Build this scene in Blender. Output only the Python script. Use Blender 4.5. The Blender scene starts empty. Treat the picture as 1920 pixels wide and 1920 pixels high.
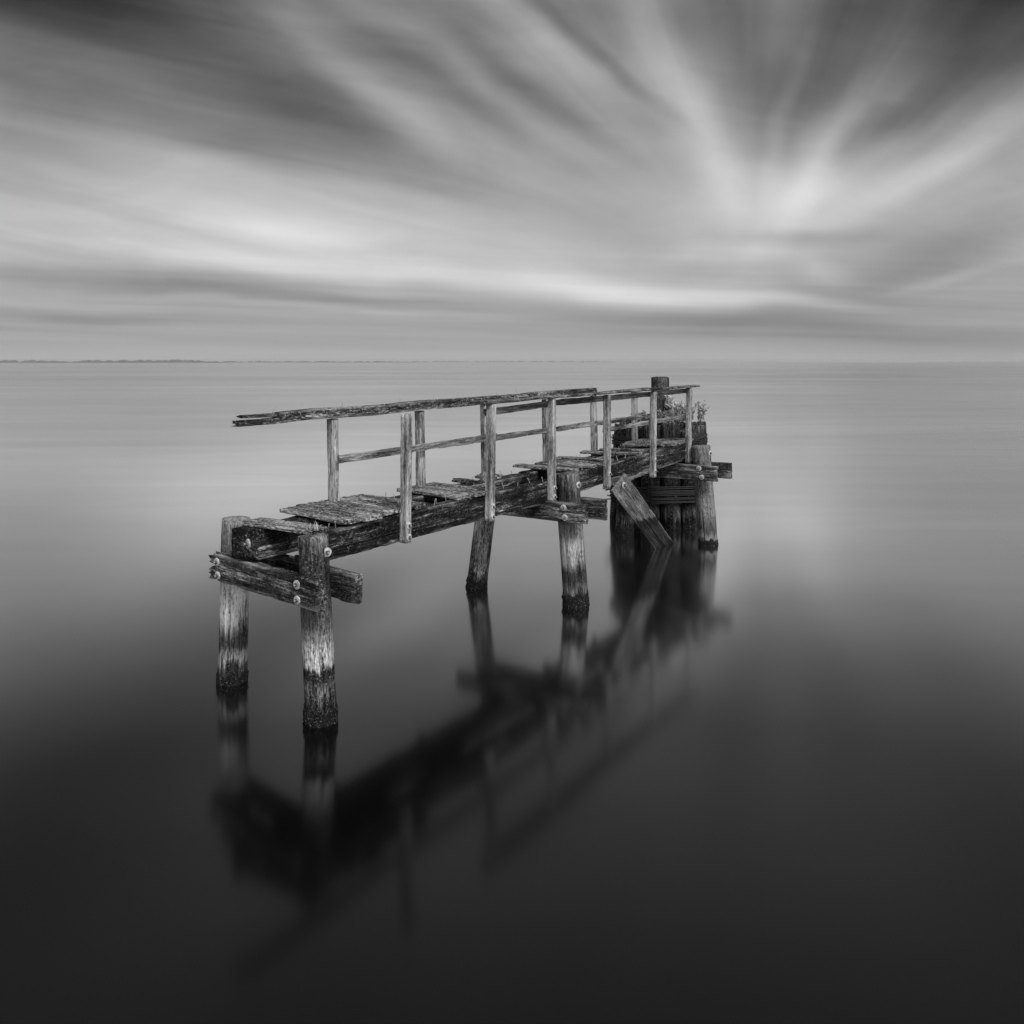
import bpy, math, random
from mathutils import Vector, Matrix, noise

random.seed(11)
R = math.radians
SC = bpy.context.scene
COL = SC.collection

# ------------------------------------------------------------------ render / view
SC.view_settings.view_transform = 'Standard'
SC.view_settings.look = 'None'
SC.view_settings.exposure = 0.92
SC.view_settings.gamma = 1.0
SC.render.engine = 'CYCLES'
SC.cycles.use_denoising = True
SC.cycles.max_bounces = 5
SC.cycles.glossy_bounces = 3
SC.cycles.diffuse_bounces = 3
SC.cycles.sample_clamp_indirect = 4.0

# ------------------------------------------------------------------ node helpers
class NT:
    def __init__(self, tree):
        self.t = tree
    def n(self, kind, **kw):
        nd = self.t.nodes.new(kind)
        for k, v in kw.items():
            if k.startswith('i_'):
                nd.inputs[k[2:].replace('_', ' ')].default_value = v
            else:
                setattr(nd, k, v)
        return nd
    def link(self, a, b):
        self.t.links.new(a, b)
    def val(self, sock, v):
        if isinstance(v, (int, float)):
            sock.default_value = v
        else:
            self.link(v, sock)
    def math(self, op, a, b=None, c=None, clamp=False):
        nd = self.n('ShaderNodeMath', operation=op, use_clamp=clamp)
        self.val(nd.inputs[0], a)
        if b is not None: self.val(nd.inputs[1], b)
        if c is not None: self.val(nd.inputs[2], c)
        return nd.outputs[0]
    def mixf(self, f, a, b):
        nd = self.n('ShaderNodeMix', data_type='FLOAT')
        self.val(nd.inputs[0], f); self.val(nd.inputs[2], a); self.val(nd.inputs[3], b)
        return nd.outputs[0]
    def ramp(self, fac, stops, interp='LINEAR'):
        nd = self.n('ShaderNodeValToRGB')
        cr = nd.color_ramp; cr.interpolation = interp
        while len(cr.elements) < len(stops): cr.elements.new(0.5)
        for e, (p, v) in zip(cr.elements, stops):
            e.position = p; e.color = (v, v, v, 1)
        self.link(fac, nd.inputs[0])
        return nd.outputs[0]
    def smooth(self, v, a, b, c=0.0, d=1.0):
        nd = self.n('ShaderNodeMapRange', interpolation_type='SMOOTHSTEP')
        self.val(nd.inputs[0], v)
        for i, x in enumerate((a, b, c, d)): nd.inputs[i + 1].default_value = x
        return nd.outputs[0]
    def noise(self, vec, scale, detail=4.0, rough=0.55, dist=0.0):
        nd = self.n('ShaderNodeTexNoise')
        self.link(vec, nd.inputs['Vector'])
        nd.inputs['Scale'].default_value = scale
        nd.inputs['Detail'].default_value = detail
        nd.inputs['Roughness'].default_value = rough
        nd.inputs['Distortion'].default_value = dist
        return nd.outputs[0]
    def mapping(self, vec, loc=(0, 0, 0), rot=(0, 0, 0), scale=(1, 1, 1), kind='POINT'):
        nd = self.n('ShaderNodeMapping', vector_type=kind)
        self.link(vec, nd.inputs[0])
        nd.inputs[1].default_value = loc; nd.inputs[2].default_value = rot; nd.inputs[3].default_value = scale
        return nd.outputs[0]
    def comb(self, x, y, z=0.0):
        nd = self.n('ShaderNodeCombineXYZ')
        self.val(nd.inputs[0], x); self.val(nd.inputs[1], y); self.val(nd.inputs[2], z)
        return nd.outputs[0]

# ------------------------------------------------------------------ sky
SUN_EL, SUN_AZ = R(46), R(150)          # azimuth clockwise from +Y
# long-exposure cloud streaks: centre, half length, half width (image pixel positions converted to hundredths of a tangent), slope in degrees, tone
STREAKS = [
    (-47.1, 41.2, 51.6, 14.8, -20.0, -52.0),
    (-21.9, 28.3, 27.1, 7.7, -22.0, -24.0),
    (-31.0, 26.0, 27.1, 3.9, -20.0, -14.0),
    (-40.6, 23.1, 45.2, 7.7, -17.0, 2.0),
    (-56.8, 31.5, 27.1, 8.4, -12.0, -26.0),
    (-31.0, 17.9, 33.5, 7.1, -14.0, 18.0),
    (-21.9, 13.3, 71.0, 7.1, -6.5, 24.0),
    (-31.0, 12.1, 41.3, 2.2, -6.0, 14.0),
    (-12.9, 13.4, 19.4, 2.6, -9.0, -12.0),
    (4.5, 9.4, 33.5, 2.6, -6.0, 22.0),
    (-34.8, 9.1, 54.8, 2.6, -3.5, -22.0),
    (-27.1, 7.1, 36.1, 1.0, -3.5, 18.0),
    (-16.8, 8.4, 19.4, 0.8, -4.0, 10.0),
    (-52.3, 5.7, 33.5, 1.5, -1.5, -18.0),
    (-10.3, 35.4, 28.4, 3.2, -34.0, -22.0),
    (-17.4, 33.1, 19.4, 3.9, -38.0, 30.0),
    (-16.8, 21.2, 16.8, 2.2, -17.0, 12.0),
    (2.6, 32.5, 19.4, 2.7, -35.0, -30.0),
    (9.7, 37.3, 19.4, 1.9, -42.0, -22.0),
    (2.6, 39.9, 16.8, 3.9, -38.0, 30.0),
    (18.7, 34.7, 28.4, 5.8, -66.0, 32.0),
    (27.7, 39.2, 24.5, 7.7, -82.0, -28.0),
    (33.2, 29.5, 18.1, 2.2, -106.0, 13.0),
    (38.7, 40.5, 23.2, 8.4, -110.0, -30.0),
    (38.1, 25.0, 20.6, 4.3, -128.0, 28.0),
    (54.2, 39.9, 33.5, 18.1, -155.0, -50.0),
    (31.6, 19.9, 19.4, 8.4, 3.0, 26.0),
    (27.1, 24.4, 16.8, 7.7, -70.0, 6.0),
    (38.7, 21.2, 14.8, 4.5, -137.0, 14.0),
    (51.0, 23.7, 25.8, 3.7, -150.0, 26.0),
    (47.7, 29.9, 19.4, 3.2, -143.0, -26.0),
    (59.7, 35.4, 16.8, 3.9, -150.0, -14.0),
    (34.2, 14.9, 13.5, 1.9, 2.0, -26.0),
    (36.8, 10.7, 5.8, 2.6, -10.0, 20.0),
    (27.1, 13.4, 14.2, 2.6, 6.0, 14.0),
    (50.3, 12.8, 27.1, 5.8, -165.0, -28.0),
    (18.7, 8.4, 27.1, 2.1, -3.0, 30.0),
    (33.5, 7.4, 16.8, 1.2, -3.0, 22.0),
    (25.2, 5.5, 31.0, 1.7, -1.0, -22.0),
    (52.9, 10.2, 12.9, 1.2, -168.0, 13.0),
    (12.3, 16.6, 19.4, 7.1, -28.0, -10.0),
    (54.2, 2.5, 32.3, 3.9, -0.0, -14.0),
    (-78.1, 60.5, 58.1, 29.7, -10.0, -90.0),  # added dark cloud out of view, darkens the reflection in the left water
    (76.8, 57.9, 41.9, 29.7, 20.0, -80.0),  # its unseen counterpart, added to darken the right water
    (25.2, 4.3, 40.0, 1.9, -1.0, -14.0),
    (44.5, 6.0, 27.1, 2.6, -175.0, -10.0),
]
def build_world():
    w = bpy.data.worlds.new('World'); SC.world = w; w.use_nodes = True
    t = NT(w.node_tree); w.node_tree.nodes.clear()
    out = t.n('ShaderNodeOutputWorld'); bg = t.n('ShaderNodeBackground')
    bg.inputs['Strength'].default_value = 0.1
    t.link(bg.outputs[0], out.inputs[0])
    tc = t.n('ShaderNodeTexCoord')
    sep = t.n('ShaderNodeSeparateXYZ'); t.link(tc.outputs['Generated'], sep.inputs[0])
    x, y, z = sep.outputs
    sky = t.n('ShaderNodeTexSky', sky_type='NISHITA', sun_disc=False)
    sky.sun_elevation = SUN_EL; sky.sun_rotation = SUN_AZ
    bw = t.n('ShaderNodeRGBToBW'); t.link(sky.outputs[0], bw.inputs[0])
    yc = t.math('MAXIMUM', y, 0.08)
    s = t.math('DIVIDE', x, yc); tt = t.math('DIVIDE', z, yc)
    st = t.comb(t.math('MULTIPLY', s, 100.0), t.math('MULTIPLY', tt, 100.0))
    # base tone of the overcast by elevation (display tone, 0..1)
    BASE = t.ramp(t.math('MAXIMUM', z, 0.0), [(0.0, .65), (.03, .59), (.07, .595), (.12, .64), (.17, .64), (.24, .60), (.32, .54),
                                  (.39, .47), (.46, .60), (.55, .73), (.64, .66), (.80, .52), (1.0, .48)], 'EASE')
    acc = None
    # soft warp so that no streak is a perfect ellipse
    wn = t.n('ShaderNodeTexNoise'); t.link(st, wn.inputs['Vector'])
    wn.inputs['Scale'].default_value = 0.055; wn.inputs['Detail'].default_value = 2.0
    wo = t.n('ShaderNodeVectorMath', operation='MULTIPLY_ADD')
    t.link(wn.outputs['Color'], wo.inputs[0]); wo.inputs[1].default_value = (9, 2.6, 0); wo.inputs[2].default_value = (-4.5, -1.3, 0)
    wa = t.n('ShaderNodeVectorMath', operation='ADD'); t.link(st, wa.inputs[0]); t.link(wo.outputs[0], wa.inputs[1])
    # flatten z
    fl = t.n('ShaderNodeVectorMath', operation='MULTIPLY'); t.link(wa.outputs[0], fl.inputs[0]); fl.inputs[1].default_value = (1, 1, 0)
    for (cx, cy, a, b, ang, d) in STREAKS:
        m = t.mapping(fl.outputs[0], (cx, cy, 0), (0, 0, R(ang)), (a, b, 1), 'TEXTURE')
        g = t.n('ShaderNodeTexGradient', gradient_type='SPHERICAL'); t.link(m, g.inputs[0])
        v = t.smooth(g.outputs['Fac'], 0, 1, 0, d / 255.0)
        acc = v if acc is None else t.math('ADD', acc, v)
    front = t.smooth(y, 0.12, 0.34)
    acc = t.math('MULTIPLY', acc, front)
    # filaments fanning out of the point the wind comes from
    px = t.math('SUBTRACT', s, 0.29); py = t.math('SUBTRACT', tt, 0.105)
    th = t.math('ARCTAN2', py, px)
    rr = t.math('SQRT', t.math('ADD', t.math('MULTIPLY', px, px), t.math('MULTIPLY', py, py)))
    f1 = t.noise(t.comb(t.math('MULTIPLY', th, 7.0), t.math('MULTIPLY', rr, 1.6)), 1.0, 3.0, .5)
    f2 = t.noise(t.comb(t.math('MULTIPLY', th, 22.0), t.math('MULTIPLY', rr, 1.2), 4.0), 1.0, 2.0, .5)
    fan = t.math('ADD', t.math('MULTIPLY', t.math('SUBTRACT', f1, .5), .11), t.math('MULTIPLY', t.math('SUBTRACT', f2, .5), .03))
    fan = t.math('MULTIPLY', fan, t.smooth(tt, .10, .2)); fan = t.math('MULTIPLY', t.math('MULTIPLY', fan, front), t.smooth(rr, .08, .34))
    # flat bands low over the sea
    low = t.noise(t.comb(t.math('MULTIPLY', s, 1.1), t.math('MULTIPLY', t.math('ADD', tt, t.math('MULTIPLY', s, .03)), 46.0), 7.0), 1.0, 3.0, .55)
    low = t.math('MULTIPLY', t.math('SUBTRACT', low, .5), .20)
    low = t.math('MULTIPLY', low, t.smooth(tt, .19, .06)); low = t.math('MULTIPLY', low, t.smooth(tt, .0, .035))
    low = t.math('MULTIPLY', low, front)
    lt = t.noise(t.comb(t.math('MULTIPLY', s, 1.3), t.math('MULTIPLY', t.math('MULTIPLY_ADD', s, .20, tt), 20.0), 2.0), 1.0, 3.0, .55, .3)
    lt = t.math('MULTIPLY', t.math('SUBTRACT', lt, .5), .20)
    lt = t.math('MULTIPLY', t.math('MULTIPLY', lt, t.smooth(s, .2, -.25)), t.math('MULTIPLY', t.smooth(tt, .06, .14), front))
    low = t.math('ADD', low, lt)
    mo = t.noise(t.comb(t.math('MULTIPLY_ADD', tt, 2.0, t.math('MULTIPLY', s, 4.0)), t.math('MULTIPLY', tt, 10.0), 5.0), 1.0, 4.0, .6, .5)
    low = t.math('ADD', low, t.math('MULTIPLY', t.math('MULTIPLY', t.math('SUBTRACT', mo, .5), .15), t.math('MULTIPLY', t.smooth(tt, .03, .12), front)))
    tone = t.math('ADD', t.math('ADD', t.math('ADD', BASE, acc), fan), low)
    tone = t.math('MAXIMUM', tone, .06)
    lin = t.math('POWER', tone, 2.2)
    tot = t.math('ADD', t.math('MULTIPLY', lin, 5.7), t.math('MULTIPLY', bw.outputs[0], .03))
    t.link(tot, bg.inputs['Color'])
build_world()

sun = bpy.data.lights.new('sun', 'SUN'); sun.energy = 1.5; sun.angle = R(14); sun.color = (1, 1, 1)
so = bpy.data.objects.new('sun', sun); COL.objects.link(so)
sd = Vector((math.sin(SUN_AZ) * math.cos(SUN_EL), math.cos(SUN_AZ) * math.cos(SUN_EL), math.sin(SUN_EL)))
so.rotation_euler = sd.to_track_quat('Z', 'Y').to_euler()

cam = bpy.data.cameras.new('camera'); co = bpy.data.objects.new('camera', cam); COL.objects.link(co)
co.location = (0, 0, 3.2); co.rotation_euler = (R(90), 0, 0)
cam.sensor_width = 36; cam.lens = 29.06; cam.shift_y = -282 / 1920
cam.clip_start = .1; cam.clip_end = 60000
SC.camera = co

# ------------------------------------------------------------------ materials
def new_mat(name):
    m = bpy.data.materials.new(name); m.use_nodes = True
    t = NT(m.node_tree); m.node_tree.nodes.clear()
    out = t.n('ShaderNodeOutputMaterial'); b = t.n('ShaderNodeBsdfPrincipled')
    t.link(b.outputs[0], out.inputs[0])
    return m, t, b, out

def wood(name, stops, lichen=0.0, edge=0.0, bands=None, fib=26.0, patch=.45, bump=.8, speck=.30):
    m, t, b, out = new_mat(name)
    tc = t.n('ShaderNodeTexCoord'); oi = t.n('ShaderNodeObjectInfo'); geo = t.n('ShaderNodeNewGeometry')
    off = t.n('ShaderNodeVectorMath', operation='MULTIPLY_ADD')
    cx = t.comb(oi.outputs['Random'], oi.outputs['Random'], oi.outputs['Random'])
    t.link(cx, off.inputs[0]); off.inputs[1].default_value = (71, 37, 53); t.link(tc.outputs['Object'], off.inputs[2])
    P = off.outputs[0]
    n1 = t.noise(t.mapping(P, scale=(1.3, fib, fib)), 1.0, 5.0, .62, .25)
    n2 = t.noise(t.mapping(P, scale=(1.5, 4.5, 4.5)), 1.0, 5.0, .6)
    n3 = t.noise(t.mapping(P, scale=(7.0, 95, 95)), 1.0, 3.0, .6)
    v = t.math('ADD', t.math('MULTIPLY', n1, .62 - patch * .4), t.math('ADD', t.math('MULTIPLY', n2, patch), t.math('MULTIPLY', n3, .38 - patch * .3)))
    # stretch the contrast round .5
    tot = (.62 - patch * .4) + patch + (.38 - patch * .3)
    n4 = t.noise(t.mapping(P, scale=(22, 60, 60)), 1.0, 3.0, .65)
    v = t.math('ADD', v, t.math('MULTIPLY', t.math('SUBTRACT', n4, .5), speck))
    v = t.math('MULTIPLY_ADD', t.math('SUBTRACT', v, tot * .5), 3.5, .5, clamp=True)
    col = t.ramp(v, stops)
    if bands:
        sp = t.n('ShaderNodeSeparateXYZ'); t.link(geo.outputs['Position'], sp.inputs[0])
        zz = t.math('ADD', sp.outputs[2], t.math('MULTIPLY', t.math('SUBTRACT', n2, .5), .42))
        zz = t.math('ADD', zz, t.math('MULTIPLY', t.math('SUBTRACT', n1, .5), .30))
        br = t.ramp(t.math('DIVIDE', zz, 2.0), [(p / 2.0, q) for p, q in bands])
        col = t.math('MULTIPLY', col, br)
    # dark long seams along the grain
    cr = t.noise(t.mapping(P, scale=(.9, 34, 34), loc=(3, 9, 5)), 1.0, 2.0, .5)
    seam = t.smooth(t.math('ABSOLUTE', t.math('SUBTRACT', cr, .5)), 0.0, .022, .18, 1.0)
    col = t.math('MULTIPLY', col, seam)
    if edge:
        at = t.n('ShaderNodeAttribute', attribute_name='edge')
        ew = t.math('MULTIPLY', t.math('MULTIPLY', at.outputs['Fac'], t.smooth(n2, .42, .62)), edge, clamp=True)
        col = t.mixf(ew, col, t.math('MULTIPLY', n3, .75))
    if lichen:
        ln = t.noise(P, 46.0, 3.0, .6)
        lm = t.noise(P, 5.0, 2.0, .5)
        lw = t.math('MULTIPLY', t.smooth(ln, .555, .62), t.smooth(lm, .36, .58))
        sn = t.n('ShaderNodeSeparateXYZ'); t.link(geo.outputs['Normal'], sn.inputs[0])
        up = t.smooth(sn.outputs[2], -.2, .7, .28, 1.0)
        lw = t.math('MULTIPLY', t.math('MULTIPLY', lw, up), lichen)
        col = t.mixf(lw, col, .52)
    t.link(col, b.inputs['Base Color'])
    b.inputs['Roughness'].default_value = .82
    b.inputs['Specular IOR Level'].default_value = .12
    bp = t.n('ShaderNodeBump'); bp.inputs['Strength'].default_value = bump; bp.inputs['Distance'].default_value = .014
    t.link(t.math('MULTIPLY', v, seam), bp.inputs['Height']); t.link(bp.outputs[0], b.inputs['Normal'])
    return m

M = {}
M['post'] = wood('weathered_post_wood', [(0, .03), (.22, .12), (.5, .32), (.75, .54), (1, .74)], lichen=.4, edge=.35, patch=.5)
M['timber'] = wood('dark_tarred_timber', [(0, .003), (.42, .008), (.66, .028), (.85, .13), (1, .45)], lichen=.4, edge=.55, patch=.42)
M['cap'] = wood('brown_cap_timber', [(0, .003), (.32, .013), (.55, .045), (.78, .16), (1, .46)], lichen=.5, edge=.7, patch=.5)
M['deck'] = wood('mossy_deck_plank', [(0, .012), (.25, .05), (.5, .145), (.75, .34), (1, .66)], lichen=1.0, edge=.6, patch=.5, speck=.85)
M['rail'] = wood('dark_handrail_wood', [(0, .006), (.35, .022), (.6, .06), (.82, .2), (1, .50)], lichen=1.0, edge=.5, patch=.4, speck=.6)
M['board'] = wood('grey_board_wood', [(0, .02), (.3, .065), (.55, .15), (.8, .28), (1, .5)], lichen=.2, edge=.4, patch=.4)
PL = [(0, .015), (.25, .10), (.5, .36), (.78, .66), (1, .82)]
PP = [(0, .03), (.2, .24), (.45, .56), (.8, .76), (1, .86)]
M['pile'] = wood('tide_stained_pile', PL, lichen=.6, patch=.38, speck=.55, bands=[(0, .05), (.16, .10), (.24, .34), (.30, .40), (.40, .06), (.50, .05), (.56, .95), (.68, 1.1), (.78, .5), (.95, .22), (1.2, .10), (1.5, .13), (1.7, .55), (2, .6)])
M['pile_pale'] = wood('bleached_pile', PP, lichen=.6, patch=.42, speck=.5, bands=[(0, .05), (.14, .07), (.20, .12), (.26, .6), (.32, .5), (.38, .09), (.50, .10), (.64, .7), (.82, 1.2), (1.0, 1.1), (1.12, .35), (1.4, .25), (1.6, .5), (2, .7)])
M['pile_grey'] = wood('grey_mottled_pile', PL, lichen=.7, patch=.5, speck=.6, bands=[(0, .10), (.2, .2), (.27, .7), (.34, .6), (.42, .3), (.6, .34), (.8, .55), (1.0, .8), (1.3, .8), (2, .5)])
M['pile_streak'] = wood('streaked_pile', PL, lichen=.4, patch=.5, speck=.35, bands=[(0, .06), (.18, .08), (.28, .3), (.36, .10), (.48, .09), (.62, .7), (.85, .8), (1.0, .5), (1.15, .16), (1.5, .10), (1.7, .35), (2, .5)])
M['pile_rough'] = wood('rough_barked_pile', PP, lichen=.7, patch=.6, speck=.7, bands=[(0, .06), (.12, .1), (.2, .4), (.3, .12), (.42, .2), (.6, .36), (.9, .36), (1.3, .28), (2, .4)])
PBD = [(0, .06), (.18, .12), (.3, .75), (.40, .5), (.48, .08), (.8, .08), (1.2, .16), (1.6, .3), (2, .5)]
M['pile_dark'] = wood('dark_cluster_pile', [(0, .006), (.35, .025), (.6, .08), (.85, .26), (1, .6)], lichen=.6, bands=PBD, patch=.45)
M['king'] = wood('black_king_pile', [(0, .008), (.4, .02), (.7, .05), (1, .16)], lichen=.55, patch=.45)
BRB = [(0, .10), (.25, .17), (.42, .22), (.5, .12), (.62, .10), (.72, .8), (1, 1), (2, 1)]
M['brace'] = wood('pale_brace_board', [(0, .05), (.3, .13), (.6, .26), (1, .5)], edge=.4, bands=BRB, patch=.4)

def crust_mat():
    m, t, b, out = new_mat('barnacle_crust')
    tc = t.n('ShaderNodeTexCoord')
    n = t.noise(tc.outputs['Object'], 70.0, 2.0, .5)
    c = t.ramp(n, [(0, .003), (.5, .007), (.60, .022), (.68, .09), (.76, .38), (1, .5)])
    t.link(c, b.inputs['Base Color']); b.inputs['Roughness'].default_value = .75; b.inputs['Specular IOR Level'].default_value = .15
    bp = t.n('ShaderNodeBump'); bp.inputs['Strength'].default_value = 1; bp.inputs['Distance'].default_value = .02
    t.link(n, bp.inputs['Height']); t.link(bp.outputs[0], b.inputs['Normal'])
    return m
M['crust'] = crust_mat()

def plain(name, v, rough=.6, metal=0.0, nz=0.0, sc=30):
    m, t, b, out = new_mat(name)
    b.inputs['Roughness'].default_value = rough; b.inputs['Metallic'].default_value = metal
    tc = t.n('ShaderNodeTexCoord')
    n = t.noise(tc.outputs['Object'], sc, 3.0, .6)
    c = t.ramp(n, [(.3, max(0, v - nz)), (.7, v + nz)])
    t.link(c, b.inputs['Base Color'])
    return m
M['zinc'] = plain('galvanised_steel', .44, .6, .2, .26, 45)
M['rust'] = plain('rusted_steel', .09, .7, .4, .06, 60)
M['wire'] = plain('rusty_wire_rope', .022, .8, .1, .018, 90)
M['stem'] = plain('plant_stem', .10, .8, 0, .04)
M['leaf'] = plain('dull_leaf', .20, .7, 0, .14, 25)
M['pale_leaf'] = plain('pale_leaf', .55, .7, 0, .2, 25)
M['shore'] = plain('shore_trees', .07, 1, 0, .04, .02)

def water_mat():
    m = bpy.data.materials.new('still_water'); m.use_nodes = True
    t = NT(m.node_tree); m.node_tree.nodes.clear()
    out = t.n('ShaderNodeOutputMaterial')
    geo = t.n('ShaderNodeNewGeometry')
    d = t.n('ShaderNodeVectorMath', operation='DOT_PRODUCT')
    t.link(geo.outputs['Normal'], d.inputs[0]); t.link(geo.outputs['Incoming'], d.inputs[1])
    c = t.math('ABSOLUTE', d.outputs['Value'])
    # reflectance by view angle, shaped to darken near water and the pier's reflection
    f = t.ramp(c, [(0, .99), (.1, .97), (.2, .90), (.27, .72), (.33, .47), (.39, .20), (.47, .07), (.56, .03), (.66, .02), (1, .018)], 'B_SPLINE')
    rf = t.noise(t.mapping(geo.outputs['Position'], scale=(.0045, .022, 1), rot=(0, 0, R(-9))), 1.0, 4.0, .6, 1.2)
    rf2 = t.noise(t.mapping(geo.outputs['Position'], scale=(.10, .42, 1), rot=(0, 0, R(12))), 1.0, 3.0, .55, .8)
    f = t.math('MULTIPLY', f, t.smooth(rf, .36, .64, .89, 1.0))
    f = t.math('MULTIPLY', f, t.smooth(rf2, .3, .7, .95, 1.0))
    # wind-ruffled patches; the two side bands fan from the camera, placed from image pixels
    sp = t.n('ShaderNodeSeparateXYZ'); t.link(geo.outputs['Position'], sp.inputs[0])
    wx, wy = sp.outputs[0], sp.outputs[1]; t.n_y = wy
    n = t.noise(t.mapping(geo.outputs['Position'], scale=(.012, .030, 1), rot=(0, 0, R(8))), 1.0, 4.0, .6, .6)
    rough = t.smooth(n, .40, .68, .125, .19)
    wob = t.math('MULTIPLY', t.math('SUBTRACT', t.noise(geo.outputs['Position'], .16, 2.0), .5), 3.0)
    rt = t.smooth(t.math('ADD', t.math('MULTIPLY_ADD', wy, -.42, wx), wob), -2.6, 3.6, 0, .13)
    rt = t.math('MULTIPLY', rt, t.smooth(wy, 110, 20))
    lf = t.smooth(t.math('ADD', t.math('MULTIPLY_ADD', wy, -.46, t.math('MULTIPLY', wx, -1.0)), wob), -1.6, 2.6, 0, .12)
    lf = t.math('MULTIPLY', lf, t.smooth(wy, 32, 14))
    rough = t.math('ADD', rough, t.math('ADD', rt, lf))
    gl = t.n('ShaderNodeBsdfGlossy'); gl.inputs['Color'].default_value = (1, 1, 1, 1)
    sw = t.noise(t.mapping(geo.outputs['Position'], scale=(.022, .13, 1), rot=(0, 0, R(-6))), 1.0, 3.0, .5, .4)
    bp = t.n('ShaderNodeBump'); t.link(t.smooth(t.n_y, 14, 70, 0.0, .5), bp.inputs['Strength']); bp.inputs['Distance'].default_value = .10
    t.link(sw, bp.inputs['Height']); t.link(bp.outputs[0], gl.inputs['Normal'])
    t.link(rough, gl.inputs['Roughness'])
    df = t.n('ShaderNodeBsdfDiffuse'); df.inputs['Color'].default_value = (.002, .002, .002, 1)
    mx = t.n('ShaderNodeMixShader')
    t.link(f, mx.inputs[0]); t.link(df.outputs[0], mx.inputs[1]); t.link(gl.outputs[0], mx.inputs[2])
    t.link(mx.outputs[0], out.inputs[0])
    return m
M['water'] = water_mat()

# ------------------------------------------------------------------ object helpers
def mesh_obj(name, verts, faces, mat, parent=None, edge=None, smooth=True):
    me = bpy.data.meshes.new(name)
    me.from_pydata([tuple(v) for v in verts], [], faces)
    me.materials.append(mat)
    if smooth:
        me.polygons.foreach_set('use_smooth', [True] * len(me.polygons))
    if edge is not None:
        a = me.attributes.new('edge', 'FLOAT', 'POINT'); a.data.foreach_set('value', edge)
    me.update()
    o = bpy.data.objects.new(name, me); COL.objects.link(o)
    if parent: o.parent = parent
    return o

def tag(o, label=None, cat=None, group=None, kind=None):
    if label: o['label'] = label
    if cat: o['category'] = cat
    if group: o['group'] = group
    if kind: o['kind'] = kind
    return o

def empty(name, loc, rz=0):
    o = bpy.data.objects.new(name, None); COL.objects.link(o)
    o.location = loc; o.rotation_euler = (0, 0, rz); o.empty_display_size = .2
    return o

def rect_ring(w, h, r, step, cracks):
    """sample points round a rectangle with eased corners: (y, z, ny, nz, edge, s)"""
    pts = []
    hw, hh = w / 2, h / 2
    corners = [(hw, -hh), (hw, hh), (-hw, hh), (-hw, -hh)]
    s0 = 0
    for k in range(4):
        (ay, az), (by, bz) = corners[k], corners[(k + 1) % 4]
        L = abs(by - ay) + abs(bz - az)
        dy, dz = (by - ay) / L, (bz - az) / L
        ny, nz = dz, -dy
        n = max(2, int((L - 2 * r) / step))
        ss = [r + (L - 2 * r) * i / n for i in range(n + 1)]
        for c in cracks:
            if c[0] == k:
                m = r + (L - 2 * r) * c[1]
                ss = [q for q in ss if abs(q - m) > .008] + [m - .005, m, m + .005]
        for q in sorted(ss):
            e = max(0.0, 1 - min(q - r, L - r - q) / .02) if L > .03 else 1.0
            cid = next((i for i, c in enumerate(cracks) if c[0] == k and abs(q - (r + (L - 2 * r) * c[1])) < 1e-6), -1)
            pts.append((ay + dy * q, az + dz * q, ny, nz, e, s0 + q, cid))
        # corner point
        cy, cz = by - dy * r * .3 - ny * r * .3, bz - dz * r * .3 - nz * r * .3
        n2y, n2z = ny + dy, nz + dz
        pts.append((cy, cz, n2y * .7, n2z * .7, 1.0, s0 + L, -1))
        s0 += L
    return pts

def circ_ring(r, n, cracks):
    an = [2 * math.pi * i / n for i in range(n)]
    for c in cracks:
        m = c[1] * 2 * math.pi
        an = [q for q in an if abs(q - m) > .06] + [m - .035, m, m + .035]
    out = []
    for q in sorted(an):
        cid = next((i for i, c in enumerate(cracks) if abs(q - c[1] * 2 * math.pi) < 1e-6), -1)
        out.append((r * math.cos(q), r * math.sin(q), math.cos(q), math.sin(q), 0.0, q * r, cid))
    return out

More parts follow.
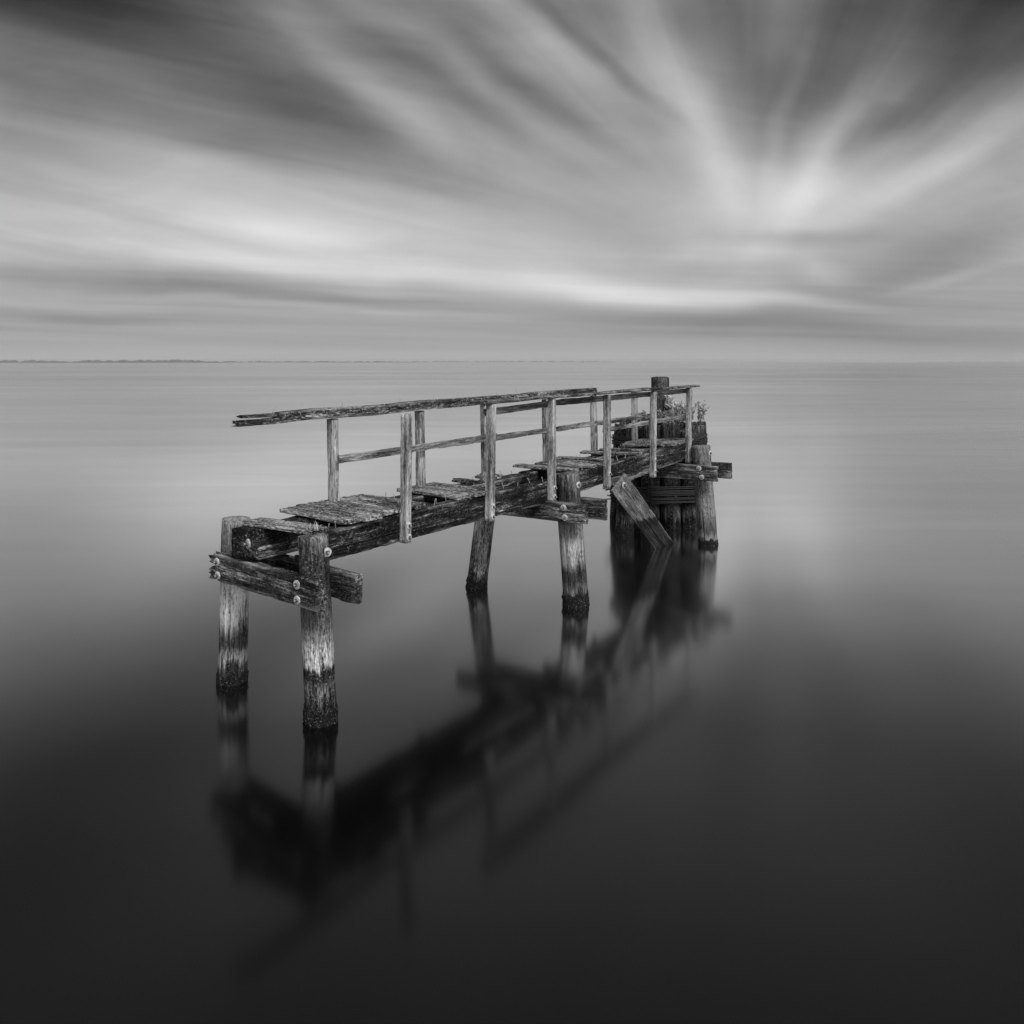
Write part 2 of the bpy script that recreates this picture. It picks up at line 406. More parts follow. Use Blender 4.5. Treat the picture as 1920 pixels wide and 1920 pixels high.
def sweep(ring, L, nx, seed, amp=.003, cracks=(), jag=(0, 0), skew=(0, 0), taper=0.0, bow=(0, 0), chip=.012, wave=.004, dome=(0, 0)):
    """ring swept along +X; jag = splintering of each end, skew = oblique cut of each end, bow = sideways/up bend"""
    so_ = Vector((seed * 13.7, seed * 5.3, seed * 9.1))
    nr = len(ring); V = []; E = []; F = []
    j0 = [jag[0] * abs(noise.noise(Vector((p[5] * 48, seed * 3.1, 1))) * 1.7) ** 1.3 for p in ring]
    j1 = [jag[1] * abs(noise.noise(Vector((p[5] * 48, seed * 3.1, 8))) * 1.7) ** 1.3 for p in ring]
    for i in range(nx + 1):
        f = i / nx
        by = bow[0] * math.sin(f * math.pi) + wave * noise.noise(Vector((f * L * 1.1, seed, 2)))
        bz = bow[1] * math.sin(f * math.pi) + wave * noise.noise(Vector((f * L * 1.1, seed, 5)))
        k = 1 + taper * (f - .5)
        for j, p in enumerate(ring):
            xa = j0[j] + skew[0] * p[0]; xb = L - j1[j] + skew[1] * p[0]
            x = xa + (xb - xa) * f
            q = Vector((x * 1.6, p[0] * 34, p[1] * 34)) + so_
            d = amp * noise.noise(q) + amp * .6 * noise.noise(Vector((x * 9, p[0] * 60, p[1] * 60)) + so_)
            d += amp * 1.2 * noise.noise(Vector((x * .9, p[0] * 8, p[1] * 8)) + so_)
            if p[4] > .3:
                c = noise.noise(Vector((x * 5.5, p[0] * 3, p[1] * 3)) + so_ * 2)
                d -= chip * max(0, c - .12) * p[4] * 1.8
            if p[6] >= 0:
                ck = cracks[p[6]]
                g = (f - ck[2]) / max(1e-6, ck[3] - ck[2])
                if 0 < g < 1: d -= ck[4] * (4 * g * (1 - g)) ** .5 * (.7 + .6 * abs(noise.noise(Vector((x * 3, seed, 3)))))
            V.append(Vector((x, p[0] * k + p[2] * d + by, p[1] * k + p[3] * d + bz))); E.append(p[4])
    for i in range(nx):
        for j in range(nr):
            a = i * nr + j; b2 = i * nr + (j + 1) % nr
            F.append((a, a + nr, b2 + nr, b2))
    for end in (0, 1):
        base = 0 if end == 0 else nx * nr
        ring_i = [base + j for j in range(nr)]
        ctr = sum((V[q] for q in ring_i), Vector()) / nr
        prev = ring_i
        for sc_, in ((.8,), (.45,)):
            new = []
            for q in ring_i:
                w = ctr + (V[q] - ctr) * sc_
                w.x += (1 if end else -1) * dome[end] * (1 - sc_) + amp * 2.2 * noise.noise(w * 40 + so_)
                new.append(len(V)); V.append(w); E.append(E[q] * .3)
            for j in range(nr):
                a, b2, c, d2 = prev[j], prev[(j + 1) % nr], new[(j + 1) % nr], new[j]
                F.append((a, b2, c, d2) if end == 0 else (d2, c, b2, a))
            prev = new
        V.append(ctr.copy()); E.append(0); ci = len(V) - 1
        for j in range(nr):
            a, b2 = prev[j], prev[(j + 1) % nr]
            F.append((a, b2, ci) if end == 0 else (ci, b2, a))
    return V, E, F

def basis(p0, p1, up):
    a = (p1 - p0).normalized()
    z = (up - a * up.dot(a)).normalized()
    y = z.cross(a)
    m = Matrix((a, y, z)).transposed().to_4x4()
    m.translation = p0
    return m

SEED = [0]
def timber(name, parent, p0, p1, w, h, mat, up=(0, 0, 1), step=.022, dx=.045, r=.008, ncr=2, **kw):
    SEED[0] += 1
    p0, p1 = Vector(p0), Vector(p1); L = (p1 - p0).length
    rnd = random.Random(SEED[0] * 7 + 1)
    cr = []
    used = set()
    for _ in range(ncr):
        side = rnd.randrange(4)
        if (w if side in (1, 3) else h) < .05 or side in used: continue
        used.add(side)
        a = rnd.uniform(0, .5)
        cr.append((side, rnd.uniform(.25, .75), a, a + rnd.uniform(.25, .5), rnd.uniform(.012, .03)))
    ring = rect_ring(w, h, r, step, cr)
    V, E, F = sweep(ring, L, max(6, int(L / dx)), SEED[0], cracks=cr, **kw)
    o = mesh_obj(name, V, F, mat, parent, E)
    o.matrix_basis = basis(p0, p1, Vector(up))
    return o

def pile(name, parent, p0, p1, rad, mat, n=40, dx=.05, taper=-.05, ncr=3, amp=.005, dome=.012, jag=.0):
    SEED[0] += 1
    p0, p1 = Vector(p0), Vector(p1); L = (p1 - p0).length
    rnd = random.Random(SEED[0] * 5 + 3)
    cr = []
    for k in range(ncr):
        a = rnd.uniform(.1, .6)
        cr.append((0, (k + rnd.uniform(.2, .8)) / ncr, a, min(1.2, a + rnd.uniform(.3, .6)), rnd.uniform(.015, .04)))
    V, E, F = sweep(circ_ring(rad, n, cr), L, int(L / dx), SEED[0], amp=amp, cracks=cr, taper=taper, wave=.006, dome=(0, dome), jag=(0, jag))
    o = mesh_obj(name, V, F, mat, parent, E)
    o.matrix_basis = basis(p0, p1, Vector((0, 1, 0)))
    return o

def put(o, parent, pos, nrm=(0, 0, 1), spin=0.0):
    """place o (built along +Z) at pos with its axis along nrm, both in the frame of parent's own parent"""
    o.parent = parent
    q = Vector(nrm).to_track_quat('Z', 'Y').to_matrix().to_4x4() @ Matrix.Rotation(spin, 4, 'Z')
    q.translation = Vector(pos)
    o.matrix_basis = parent.matrix_basis.inverted() @ q
    return o

def lathe(profile, n=14):
    V = []; F = []
    for r_, z_ in profile:
        for k in range(n):
            a = 2 * math.pi * k / n; V.append((r_ * math.cos(a), r_ * math.sin(a), z_))
    for i in range(len(profile) - 1):
        for k in range(n):
            a, b2 = i * n + k, i * n + (k + 1) % n
            F.append((a, b2, b2 + n, a + n))
    F.append(tuple(range((len(profile) - 1) * n, len(profile) * n)))
    return V, F

def join(*parts):
    V = []; F = []
    for v, f in parts:
        o = len(V); V += list(v); F += [tuple(i + o for i in q) for q in f]
    return V, F

def tube(pts, r, n=6, r1=None):
    pts = [Vector(p) for p in pts]; V = []; F = []
    m = len(pts)
    for i, p in enumerate(pts):
        d = (pts[min(i + 1, m - 1)] - pts[max(i - 1, 0)]).normalized()
        a = d.orthogonal() if abs(d.z) > .9 else d.cross(Vector((0, 0, 1)))
        a.normalize(); b2 = d.cross(a)
        rr = r if r1 is None else r + (r1 - r) * i / (m - 1)
        for k in range(n):
            t_ = 2 * math.pi * k / n
            V.append(p + a * (rr * math.cos(t_)) + b2 * (rr * math.sin(t_)))
    for i in range(m - 1):
        for k in range(n):
            a, b2 = i * n + k, i * n + (k + 1) % n
            F.append((a, b2, b2 + n, a + n))
    F.append(tuple(range(n))[::-1]); F.append(tuple(range((m - 1) * n, m * n)))
    return V, F

# washer with nut and bolt end: dished plate washer, hex nut, threaded stub
wv, wf = lathe([(.038, -.006), (.041, .002), (.038, .007), (.020, .009)], 22)
nv, nf = lathe([(.0185, .008), (.0185, .022), (.015, .025)], 6)
tv, tf = lathe([(.0095, .02), (.0095, .034), (.007, .036)], 10)
_bv, _bf = join((wv, wf), (nv, nf), (tv, tf))
BOLT = bpy.data.meshes.new('bolt'); BOLT.from_pydata([tuple(v) for v in _bv], [], _bf); BOLT.materials.append(M['zinc']); BOLT.materials.append(M['rust'])
BOLT.polygons.foreach_set('material_index', [0] * len(wf) + [1] * len(nf) + [0] * len(tf))
nv, nf = lathe([(.0034, -.03), (.0034, .055), (.0075, .056), (.0075, .06)], 7)
NAIL = bpy.data.meshes.new('nail'); NAIL.from_pydata([tuple(v) for v in nv], [], nf); NAIL.materials.append(M['zinc'])

def bolt(part, pos, nrm, s=1.0):
    o = bpy.data.objects.new('bolt', BOLT); COL.objects.link(o)
    put(o, part, pos, nrm, random.uniform(0, 3)); o.scale = (s, s, s)
    return o
def nail(part, pos):
    o = bpy.data.objects.new('nail', NAIL); COL.objects.link(o)
    put(o, part, pos, (random.uniform(-.35, .35), random.uniform(-.35, .35), 1)); s = random.uniform(.7, 1.25)
    o.scale = (1, 1, s)
    return o

# ------------------------------------------------------------------ water and far shore
def water():
    rings = [0, 6, 12, 20, 35, 60, 110, 200, 400, 900, 2000, 4500, 9000]; n = 64
    V = [(0, 10, 0)]; F = []
    for r_ in rings[1:]:
        for k in range(n):
            a = 2 * math.pi * k / n; V.append((r_ * math.cos(a), 10 + r_ * math.sin(a), 0))
    for k in range(n): F.append((0, 1 + k, 1 + (k + 1) % n))
    for i in range(len(rings) - 2):
        for k in range(n):
            a, b2 = 1 + i * n + k, 1 + i * n + (k + 1) % n
            F.append((a, a + n, b2 + n, b2))
    tag(mesh_obj('water', V, F, M['water']), kind='structure')
water()

def shore(name, label, dist, a0, a1, hgt, dens, seed):
    """low wooded shore far off: a long bank with a ragged row of crowns on it"""
    rnd = random.Random(seed); V = []; F = []
    def blob(c, rx, ry, rz):
        o = len(V); n, m = 7, 4
        for i in range(m + 1):
            ph = math.pi / 2 * i / m
            for k in range(n):
                a = 2 * math.pi * k / n; j = rnd.uniform(.8, 1.2)
                V.append((c[0] + rx * math.cos(ph) * math.cos(a) * j, c[1] + ry * math.cos(ph) * math.sin(a) * j, c[2] + rz * math.sin(ph) * j))
        for i in range(m):
            for k in range(n):
                F.append((o + i * n + k, o + i * n + (k + 1) % n, o + (i + 1) * n + (k + 1) % n, o + (i + 1) * n + k))
    x0, x1 = dist * a0, dist * a1
    n = int((x1 - x0) / dens)
    for i in range(n):
        x = x0 + (x1 - x0) * (i + rnd.random()) / n
        fade = min(1, (x1 - x) / (.18 * (x1 - x0)) + .35) * min(1, (x - x0) / (.1 * (x1 - x0)) + .4)
        h = hgt * fade * (.75 + .5 * noise.noise(Vector((x * .006, seed, 0))) + rnd.uniform(-.12, .2))
        blob((x, dist + rnd.uniform(0, 60), -.5), rnd.uniform(12, 26), rnd.uniform(10, 20), max(1.2, h + .5))
    # the bank itself
    m = 60; o = len(V)
    for i in range(m + 1):
        x = x0 + (x1 - x0) * i / m; q = rnd.uniform(-6, 6)
        V += [(x, dist - 25 + q, -.4), (x, dist - 12 + q, 1.0), (x, dist + 90, 1.2), (x, dist + 95, -.4)]
    for i in range(m):
        for k in range(3):
            F.append((o + i * 4 + k, o + i * 4 + 4 + k, o + i * 4 + 5 + k, o + i * 4 + 1 + k))
    ob = mesh_obj(name, V, F, M['shore'])
    tag(ob, label, 'treeline', kind='stuff')
shore('treeline', 'dark low line of trees on the shore at the left horizon', 2300, -.72, -.36, 8.2, 16, 3)
shore('treeline', 'thinner tree line trailing off on the horizon left of the handrail', 3000, -.40, -.12, 5.4, 22, 5)
shore('treeline', 'faintest strip of trees on the horizon behind the handrail', 4600, -.13, .125, 7.0, 34, 7)
shore('treeline', 'low dark strip of land at the right edge of the horizon', 5200, .50, .80, 5.6, 60, 9)

# ------------------------------------------------------------------ the pier
root = empty('pier', (-1.68, 7.27, 0), math.atan2(.825, .565))
tag(root, 'derelict narrow timber footpier on piles with broken deck and handrails', 'pier')
def P(u, v, z): return Vector((u, -v, z))
OUT = Vector((0, -1, 0))        # towards the right-hand side of the walkway
BACK = Vector((-1, 0, 0))       # towards the near end

def crust(pl, p0, p1, rad, hi, seed):
    """barnacle and weed collar round the foot of a pile"""
    L = hi + .25; n, m = 46, 26; V = []; F = []
    for i in range(m + 1):
        f = i / m; x = f * L
        for k in range(n):
            a = 2 * math.pi * k / n
            top = hi * (.95 + .45 * noise.noise(Vector((math.cos(a) * 2, math.sin(a) * 2, seed))))
            z = x - .25
            g = max(0, min(1, (top - z) / .05))
            b_ = .004 + .015 * noise.noise(Vector((math.cos(a) * 7, math.sin(a) * 7, x * 38 + seed))) + .008 * noise.noise(Vector((math.cos(a) * 16, math.sin(a) * 16, x * 90 + seed)))
            rr = rad * 1.015 + (b_ + .004) * g - .03 * (1 - g)
            V.append((x, rr * math.cos(a), rr * math.sin(a)))
    for i in range(m):
        for k in range(n):
            a, b2 = i * n + k, i * n + (k + 1) % n
            F.append((a, a + n, b2 + n, b2))
    o = mesh_obj('barnacle_crust', V, F, M['crust'], pl)
    d = (p1 - p0).normalized(); s = (-.25 - p0.z) / d.z
    o.matrix_basis = Matrix.Translation((s, 0, 0))
    return o

def bent_pile(u0, v0, u1, v1, z1, rad, mat, hi, seed, **kw):
    b0, b1 = P(u0, v0, 0), P(u1, v1, z1)
    p0 = b0 + (b0 - b1) * (1.0 / z1)
    pl = pile('pile', root, p0, b1, rad, mat, **kw)
    crust(pl, p0, b1, rad, hi, seed)
    return pl
p1r = bent_pile(.07, -.075, .07, -.18, 1.64, .140, M['pile'], .17, 1)
p1l = bent_pile(.20, -1.498, .19, -1.42, 1.635, .140, M['pile_pale'], .15, 2)
p2r = bent_pile(4.42, .03, 4.41, -.10, 1.72, .165, M['pile_streak'], .20, 3)
p2l = bent_pile(4.35, -1.558, 4.35, -1.31, 1.60, .140, M['pile_grey'], .20, 4)
p3r = bent_pile(8.836, .15, 8.83, .02, 1.72, .160, M['pile_rough'], .14, 5)
p3l = bent_pile(8.71, -1.42, 8.71, -1.33, 1.62, .165, M['pile_dark'], .2, 6)

# split caps, one plank either side of each pair of piles
def cap(u, skew, v0, v1, zc, h, jag=(0, 0), side=-1, **kw):
    """skew: change of u per unit of v"""
    o = timber('cap_beam', root, P(u + skew * v0, v0, zc), P(u + skew * v1, v1, zc), .095, h, M['cap'], jag=jag, chip=.013, r=.01, **kw)
    return o
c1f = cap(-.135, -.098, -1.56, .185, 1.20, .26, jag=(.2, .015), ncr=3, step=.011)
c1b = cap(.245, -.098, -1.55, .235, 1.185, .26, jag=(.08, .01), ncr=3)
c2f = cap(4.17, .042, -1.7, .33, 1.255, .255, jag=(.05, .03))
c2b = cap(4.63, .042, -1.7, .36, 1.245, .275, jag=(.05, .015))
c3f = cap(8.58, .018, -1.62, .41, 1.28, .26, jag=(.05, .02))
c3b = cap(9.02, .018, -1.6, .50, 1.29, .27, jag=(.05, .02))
for v, z in ((-1.40, 1.255), (-1.385, 1.125), (-.11, 1.26), (-.105, 1.125)):
    bolt(c1f, P(-.135 - .098 * v - .052, v, z), BACK, 1.0)
for v, z in ((.02, 1.315), (.04, 1.19)): bolt(c2f, P(4.17 - .052, v, z), BACK + OUT * .1, 1.05)
for v, z in ((.10, 1.36), (.15, 1.21)): bolt(c3f, P(8.58 - .052, v, z), BACK + OUT * .1, 1.1)

# stringers
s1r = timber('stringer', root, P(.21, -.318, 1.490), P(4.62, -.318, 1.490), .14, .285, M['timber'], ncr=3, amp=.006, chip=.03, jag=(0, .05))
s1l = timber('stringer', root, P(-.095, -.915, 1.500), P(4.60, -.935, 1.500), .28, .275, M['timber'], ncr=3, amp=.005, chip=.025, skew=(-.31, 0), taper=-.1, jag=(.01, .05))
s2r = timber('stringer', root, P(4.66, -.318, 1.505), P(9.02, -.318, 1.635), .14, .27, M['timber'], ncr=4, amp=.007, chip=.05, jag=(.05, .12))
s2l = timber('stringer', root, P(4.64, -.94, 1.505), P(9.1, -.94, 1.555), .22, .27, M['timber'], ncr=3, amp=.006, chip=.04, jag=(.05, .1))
bolt(s1l, P(-.150, -.80, 1.525), BACK + OUT * -.3, 1.15)
# splintered lower edge of the far right stringer, split away from the timber
timber('stringer_splinter', root, P(5.95, -.235, 1.345), P(8.75, -.30, 1.475), .035, .075, M['board'], ncr=0, chip=.05, jag=(.1, .2), bow=(.0, .02))
timber('stringer_splinter', root, P(5.7, -.235, 1.42), P(6.55, -.25, 1.40), .03, .11, M['board'], ncr=0, chip=.04, jag=(.05, .12))

def stop(u, right=True):
    """top of the stringers at u"""
    if u < 4.65: return 1.634 if right else 1.638
    k = (u - 4.65) / 4.36
    return 1.64 + k * (.13 if right else .05)

# deck planks that are left
def plank(u, w, v0=-1.19, v1=-.19, dz0=0.0, dz1=0.0, tilt=0.0, sk=0.0, jag=(.02, .02), th=.042):
    a = P(u - sk / 2, v0, stop(u, False) + th / 2 + .004 + dz0); b = P(u + sk / 2, v1, stop(u) + th / 2 + .004 + dz1)
    return timber('deck_plank', root, a, b, w, th, M['deck'], up=(tilt, 0, 1), dx=.03, step=.02, r=.006, jag=jag, amp=.004, chip=.02, bow=(0, random.uniform(-.008, .006)))
plank(.125, .25, -1.05, -.19, sk=.09)
for k, (u, w) in enumerate([(.64, .225), (.87, .24), (1.11, .235), (1.355, .24), (1.61, .24)]):
    plank(u, w, -1.19 + random.uniform(-.04, .03), -.20 + random.uniform(-.03, .04), dz0=.016 + random.uniform(0, .01), dz1=.016, sk=-.085 + .02 * k, tilt=random.uniform(-.03, .03))
for u, w, s_ in ((2.41, .25, -.02), (2.675, .245, 0), (2.92, .2, .05)):
    plank(u, w, -1.2, -.23 + random.uniform(-.04, .02), sk=s_, dz0=random.uniform(0, .008))
for u, w, v0, v1, d0, t_ in ((4.92, .24, -1.25, -.26, .02, .03), (5.42, .235, -1.18, -.24, .0, -.02), (5.68, .24, -1.22, -.22, .012, .05), (5.94, .2, -1.16, -.25, .03, -.04)):
    plank(u, w, v0, v1, dz0=d0, dz1=random.uniform(0, .02), tilt=t_, sk=random.uniform(-.03, .05), jag=(.04, .05))
plank(6.92, .22, -1.27, -.25, dz0=.015, sk=.06, jag=(.05, .05))
plank(7.42, .2, -1.2, -.22, dz0=.01, sk=-.03, jag=(.04, .08))
for u, w in ((8.28, .22), (8.52, .23), (8.78, .22), (9.0, .18)):
    plank(u, w, -1.26 + random.uniform(-.03, .03), -.22, dz0=random.uniform(0, .02), jag=(.04, .05))

# rotten stubs of planks left in the gaps
plank(3.42, .17, -1.2, -.86, jag=(.03, .22), tilt=.06)
plank(3.95, .2, -1.22, -.86, jag=(.03, .2), tilt=-.08, dz0=-.01)
plank(7.15, .15, -1.2, -.8, jag=(.03, .25), tilt=.05)
# bare nails where planks have gone
for u in (1.84, 1.9, 2.02, 2.2, 3.1, 3.24, 3.38, 3.52, 3.7, 3.9, 4.15, 4.4):
    nail(s1l, P(u, -1.0 + random.uniform(-.03, .03), 1.64))
for u in (.27, .36, .46, 1.9, 2.0, 2.18, 3.3, 3.55, 3.9, 4.1):
    nail(s1r, P(u, -.32 + random.uniform(-.04, .04), 1.635))
for u in (6.2, 6.35, 6.6, 7.1, 7.7, 7.9): nail(s2l, P(u, -1.0, stop(u, False)))
for u in (5.2, 6.15, 6.3, 6.55, 7.15, 7.7, 8.0): nail(s2r, P(u, -.32, stop(u)))

# right-hand posts, bolted to the outer face of the stringer
A = .088
def rpost(u, zb, zt, lean=0.0, bolts=(), mat='post'):
    v = -.245 + A / 2
    o = timber('rail_post', root, P(u, v, zb), P(u + lean, v + .01, zt), A, A, M[mat], up=(0, -1, 0), step=.012, dx=.04, r=.005, ncr=2, amp=.002, chip=.008)
    for z in bolts: bolt(o, P(u + .002, v + A / 2 + .002, z), OUT, .95)
    return o
rpost(1.331, 1.345, 2.665, .012, (1.52, 1.40))
rpost(2.805, 1.335, 2.70, .015, (1.50, 1.385))
rpost(4.188, 1.365, 2.715, -.01, (1.545, 1.43))
rpost(5.722, 1.355, 2.71, .0, (1.56,))
rpost(7.306, 1.325, 2.71, .012, (1.60, 1.42))
rpost(8.798, 1.39, 2.735, .0, (1.61, 1.455))
# left-hand posts
def lpost(u, zt, lean=0.0):
    v = -1.062 - A / 2
    return timber('rail_post', root, P(u, v, 1.36), P(u + lean, v - .01, zt), A, A, M['post'], up=(0, -1, 0), step=.012, dx=.04, r=.005, ncr=2, amp=.002, chip=.008)
for u, zt, ln in ((1.215, 2.585, -.03), (2.64, 2.60, -.03), (3.97, 2.62, -.025), (5.52, 2.63, -.025), (7.0, 2.655, -.02), (8.52, 2.66, -.01)):
    lpost(u, zt, ln)

# left handrail: one long heavy rail, its near end split into a fork
def left_rail():
    a0, a1 = P(.42, -1.105, 2.640), P(7.0, -1.105, 2.715)
    L = (a1 - a0).length
    SEED[0] += 1
    b = sweep(rect_ring(.12, .108, .008, .018, [(1, .5, 0, .5, .02), (0, .6, 0, .4, .02)]), L, 150, SEED[0], cracks=[(1, .5, 0, .5, .02), (0, .6, 0, .4, .02)], amp=.005, chip=.03, wave=.012, jag=(0, .06))
    V, E, F = list(b[0]), list(b[1]), list(b[2])
    for z0, z1, l, h, w, j in ((.038, .032, .44, .030, .10, .06), (-.022, -.026, .50, .058, .112, .14)):
        SEED[0] += 1
        v, e, f = sweep(rect_ring(w, h, .006, .016, []), l + .12, 18, SEED[0], amp=.005, chip=.03, jag=(j, 0), wave=.006)
        o = len(V)
        mt = Matrix.Translation((-l, 0, z0)) @ Matrix.Rotation(-(z1 - z0) / l * 1.0, 4, 'Y')
        V += [mt @ q for q in v]; E += e; F += [tuple(i + o for i in q) for q in f]
    ob = mesh_obj('handrail', V, F, M['rail'], root, E)
    ob.matrix_basis = basis(a0, a1, Vector((0, 0, 1)))
    ob['label'] = 'heavy dark handrail with a forked broken end'
    return ob
lr = left_rail()
for k in range(14):
    nail(lr, P(.35 + k * .5 + random.uniform(-.15, .15), -1.105 + random.uniform(-.04, .04), 2.69 + .0113 * k * .5))
timber('handrail', root, P(6.95, -1.105, 2.672), P(9.2, -1.105, 2.70), .13, .038, M['rail'], ncr=0, jag=(.04, .12), chip=.02)
timber('mid_rail', root, P(1.16, -.995, 2.160), P(4.05, -.995, 2.188), .035, .088, M['board'], ncr=0, chip=.01)
timber('mid_rail', root, P(3.98, -.958, 2.178), P(8.85, -.958, 2.215), .035, .08, M['board'], ncr=0, chip=.015, jag=(.02, .05))
# right handrail: flat board on the posts with a second board on edge beneath it
timber('handrail', root, P(2.68, -.20, 2.728), P(9.22, -.20, 2.762), .14, .036, M['rail'], ncr=0, chip=.035, jag=(.04, .25), amp=.005, wave=.008)
timber('rail_board', root, P(2.80, -.267, 2.600), P(4.3, -.267, 2.645), .035, .085, M['board'], ncr=0, chip=.012, jag=(.05, .02))
timber('rail_board', root, P(4.34, -.267, 2.650), P(8.9, -.267, 2.678), .035, .085, M['board'], ncr=0, chip=.012)
timber('mid_rail', root, P(5.74, -.267, 2.19), P(8.9, -.267, 2.232), .035, .07, M['board'], ncr=0, chip=.012, jag=(.04, .02))

# pile bolts, the rod that once held the other stringer
bolt(p1r, P(.10, -.172 + .140, 1.50), OUT + BACK * .35, 1.05)
bolt(p2r, P(4.41, -.09 + .165, 1.58), OUT + BACK * .2, 1.1)
bolt(p3r, P(8.83, .03 + .155, 1.60), OUT + BACK * .2, 1.1)
rv, rf = join(tube([(0, 0, 0), (0, 0, .21)], .010, 8), tuple(lathe([(.032, .10), (.034, .105), (.034, .118), (.030, .12)], 14)), tuple(lathe([(.017, .12), (.017, .14)], 6)))
ro = mesh_obj('bolt_rod', rv, rf, M['rust'], p1r, smooth=False)
put(ro, p1r, P(.08, -.305, 1.395), (0.05, 1, 0.02))

# broken brace hanging into the water
br = timber('brace', root, P(5.95, -.13, 1.41), P(8.75, -.52, -.25), .045, .35, M['brace'], up=(.42, -.38, .82), step=.02, chip=.02, jag=(.03, .03), ncr=1)
b2 = timber('brace', root, P(6.18, -.10, 1.40), P(8.85, -.68, -.15), .045, .10, M['timber'], up=(.5, 0, .86), ncr=0, chip=.03, jag=(.1, .03))
b2.location += Vector((.20, .16, .06)); b2['label'] = 'narrow dark board behind the wide brace'
bolt(br, P(6.07, -.13 + .03, 1.355), OUT, 1.35)

# ------------------------------------------------------------------ pile cluster at the far end
CX, CY = 2.97, 16.6
dol = empty('pile_cluster', (CX, CY, 0), .12)
tag(dol, 'cluster of dark mooring piles bound with wire rope behind the pier end', 'pile cluster')
D = .40
hexes = []
for q in range(-2, 3):
    for r_ in range(-2, 3):
        if abs(q + r_) <= 2: hexes.append((q, r_))
hull = []
for q, r_ in hexes:
    x, y = D * (q + r_ / 2), D * r_ * .866
    rim = max(abs(q), abs(r_), abs(q + r_)) == 2
    king = (q, r_) == (0, 0)
    top = 2.88 if king else 2.00 + random.uniform(-.16, .12)
    rad = .185 if king else .188 + random.uniform(-.012, .008)
    k = 1.10
    b0, b1 = Vector((x * k, y * k, -.9)), Vector((x * (.96 if rim else 1) + random.uniform(-.03, .03), y * (.96 if rim else 1) + random.uniform(-.03, .03), top))
    pl = pile('king_pile' if king else 'pile', dol, b0, b1, rad, M['king'] if king else M['pile_dark'], n=30, dx=.09, ncr=3, taper=-.06, dome=.02, amp=.011, jag=0 if king else random.choice((0, .05, .16)))
    if king: pl['label'] = 'tall black pile rising from the middle of the cluster'
def wrap(z0, z1, turns, seed):
    rnd = random.Random(seed); pts = []
    # convex outline of the cluster
    n = 60
    dirs = [Vector((D * (q + r_ / 2), D * r_ * .866, 0)) for q, r_ in hexes]
    for i in range(turns * n + 1):
        a = 2 * math.pi * i / n; d = Vector((math.cos(a), math.sin(a), 0))
        z = z0 + (z1 - z0) * i / (turns * n)
        k = 1.10 - .14 * (z + .9) / 2.9
        s = max(c.dot(d) for c in dirs) * k + .192
        # support function outline, pulled in to the hull
        e = Vector((-d.y, d.x, 0)); da = .05
        d2 = Vector((math.cos(a + da), math.sin(a + da), 0)); s2 = max(c.dot(d2) for c in dirs) * k + .192
        p = d * s + e * ((s2 - s * math.cos(da)) / math.sin(da))
        p.z = z + .03 * noise.noise(Vector((a * 1.3, seed, i / n * .9)))
        pts.append(p)
    return tube(pts, .011, 5)
def wrap_obj(z0, z1, turns, seed, ends):
    parts = [wrap(z0, z1, turns, seed)]
    for (x, y, z, l, dz) in ends:
        parts.append(tube([(x, y, z), (x - l * .5, y - .03, z + dz), (x - l, y - .05, z + dz * .4)], .011, 5))
    v, f = join(*parts)
    return mesh_obj('wire_rope', v, f, M['wire'], dol)
wrap_obj(1.56, 1.74, 6, 3, [(-1.0, -.1, 1.70, .12, .02)])
wrap_obj(.50, .82, 10, 5, [(-1.03, -.25, .80, .17, .01), (-1.03, -.22, .72, .2, -.02), (-1.03, -.2, .66, .14, .03), (-1.03, -.24, .60, .12, -.03), (-1.03, -.2, .50, .16, .0)])

# ------------------------------------------------------------------ plants rooted on the cluster and the pier
def plant(name, loc, label, cat, n, h, spread, leaf, mat, seed, dense=1.0, group='plants growing on the pile cluster'):
    rnd = random.Random(seed)
    r0 = empty(name, loc); tag(r0, label, cat, group)
    SV = []; LV = []; LF = []
    for k in range(n):
        a = rnd.uniform(0, 6.28); q = spread * rnd.uniform(.1, 1)
        b0 = Vector((spread * .5 * rnd.uniform(-1, 1), spread * .4 * rnd.uniform(-1, 1), -.02))
        hh = h * rnd.uniform(.55, 1.05)
        tip = b0 + Vector((math.cos(a) * q * .5, math.sin(a) * q * .5, hh))
        mid = (b0 + tip) / 2 + Vector((rnd.uniform(-.02, .02), rnd.uniform(-.02, .02), .02))
        SV.append(tube([b0, mid, tip], .006, 5, .003))
        for _ in range(int(14 * dense)):
            f = rnd.uniform(.15, 1.05); c = b0.lerp(mid, f * 2) if f < .5 else mid.lerp(tip, f * 2 - 1)
            d = Vector((rnd.uniform(-1, 1), rnd.uniform(-1, 1), rnd.uniform(-.2, .9))).normalized()
            l = leaf * rnd.uniform(.6, 1.2); w = d.cross(Vector((rnd.uniform(-1, 1), rnd.uniform(-1, 1), rnd.uniform(-1, 1)))).normalized() * l * .28
            nrm = d.cross(w).normalized() * l * .12
            o = len(LV); c = c + d * .01
            LV += [c, c + d * l * .5 + w + nrm, c + d * l, c + d * l * .5 - w + nrm]
            LF += [(o, o + 1, o + 2), (o, o + 2, o + 3)]
    v, f = join(*SV); mesh_obj('stem', v, f, M['stem'], r0)
    mesh_obj('foliage', LV, LF, M[mat], r0, smooth=False)
    return r0
def on(dx, dy, z): return (CX + dx, CY + dy, z)
plant('weed_plant', on(.62, -.42, 2.02), 'leafy weed with spreading stems on the right rim of the pile cluster', 'plant', 10, .40, .32, .07, 'leaf', 2, .9)
plant('pale_shrub', on(.42, .05, 2.02), 'pale bushy plant right of the tall black pile', 'plant', 34, .36, .34, .055, 'pale_leaf', 3, 2.4)
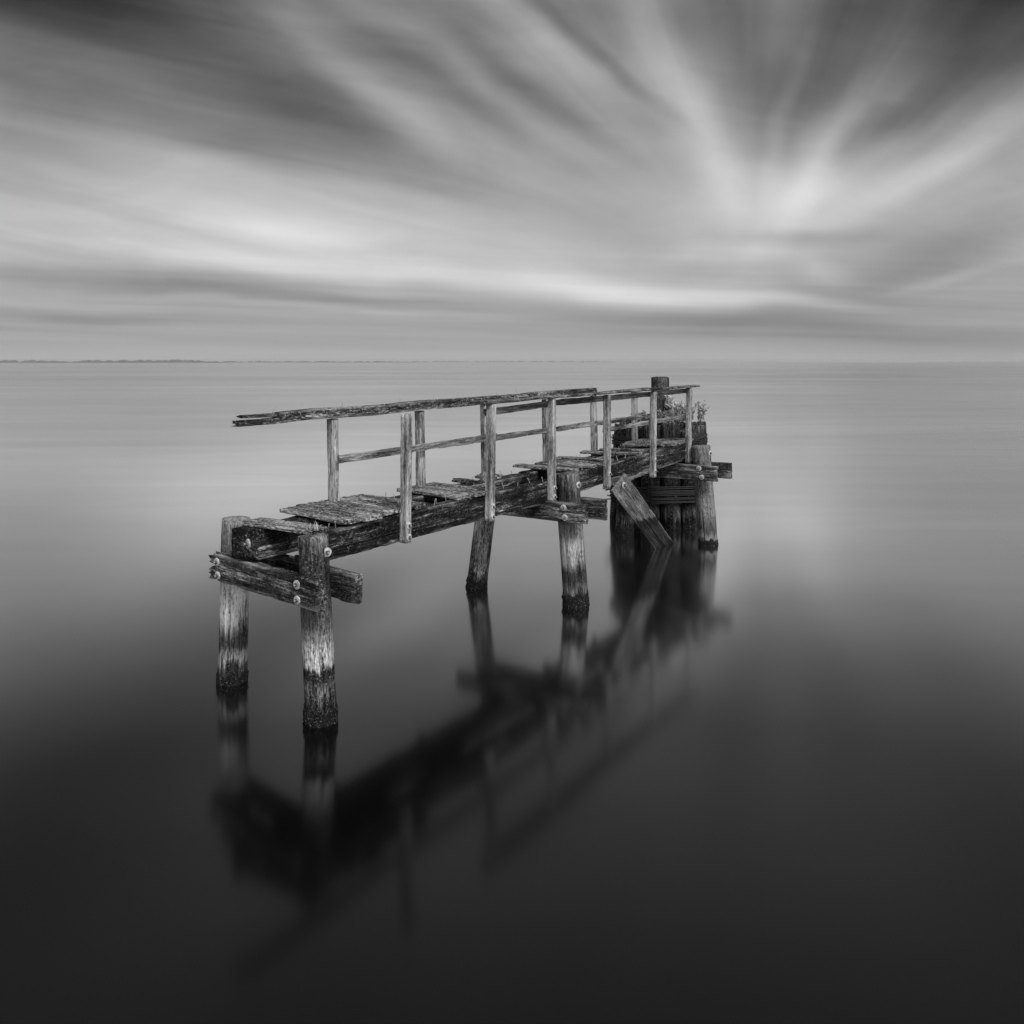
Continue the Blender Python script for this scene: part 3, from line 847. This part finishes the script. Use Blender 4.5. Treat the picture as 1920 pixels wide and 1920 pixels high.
plant('low_weed', on(.08, -.45, 2.00), 'low grey weeds in front of the tall black pile', 'plant', 24, .26, .34, .055, 'leaf', 4, 2.0)
plant('low_weed', on(-.38, -.40, 2.0), 'low dark weeds left of the tall black pile', 'plant', 24, .22, .42, .055, 'leaf', 5, 1.8)
plant('climbing_weed', on(.14, -.20, 2.25), 'pale tuft clinging to the side of the tall black pile', 'plant', 12, .30, .12, .05, 'pale_leaf', 6, 1.5)
def uv(u, v, z):
    q = Matrix.Rotation(root.rotation_euler.z, 4, 'Z') @ P(u, v, z); return (q.x - 1.68, q.y + 7.27, z)
def tuft(loc, label, n, h, seed):
    rnd = random.Random(seed); V = []; F = []
    for k in range(n):
        b = Vector((rnd.uniform(-.05, .05), rnd.uniform(-.05, .05), -.01)); a = rnd.uniform(0, 6.28)
        t_ = b + Vector((math.cos(a) * h * .5 * rnd.random(), math.sin(a) * h * .5 * rnd.random(), h * rnd.uniform(.5, 1.1)))
        v, f = tube([b, (b + t_) / 2 + Vector((0, 0, .01)), t_], .0035, 4, .001)
        o = len(V); V += v; F += [tuple(i + o for i in q) for q in f]
    o = mesh_obj('grass_tuft', V, F, M['pale_leaf']); o.location = loc
    tag(o, label, 'grass tuft', 'dry grass tufts rooted in the pier')
tuft(uv(3.86, -1.02, 1.645), 'dry grass tuft on the far stringer beside a handrail post', 26, .11, 1)
tuft(uv(3.62, -.84, 1.645), 'pale grass tuft in the deck gap behind the third near post', 22, .08, 2)
tuft(uv(.06, -.155, 1.70), 'tiny grass tuft on the plank behind the nearest pile top', 18, .07, 3)

# ------------------------------------------------------------------ thin sea air
def haze():
    a, z0, z1 = 9600, -1.5, 11.0
    V = [(x, y, z) for z in (z0, z1) for (x, y) in ((-a, -a), (a, -a), (a, a), (-a, a))]
    F = [(3, 2, 1, 0), (4, 5, 6, 7), (0, 1, 5, 4), (1, 2, 6, 5), (2, 3, 7, 6), (3, 0, 4, 7)]
    m = bpy.data.materials.new('sea_haze'); m.use_nodes = True
    t = NT(m.node_tree); m.node_tree.nodes.clear()
    out = t.n('ShaderNodeOutputMaterial'); v = t.n('ShaderNodeVolumePrincipled')
    v.inputs['Color'].default_value = (.95, .95, .95, 1); v.inputs['Density'].default_value = 2.3e-4
    t.link(v.outputs[0], out.inputs['Volume'])
    tag(mesh_obj('haze', V, F, m, smooth=False), kind='stuff')
haze()
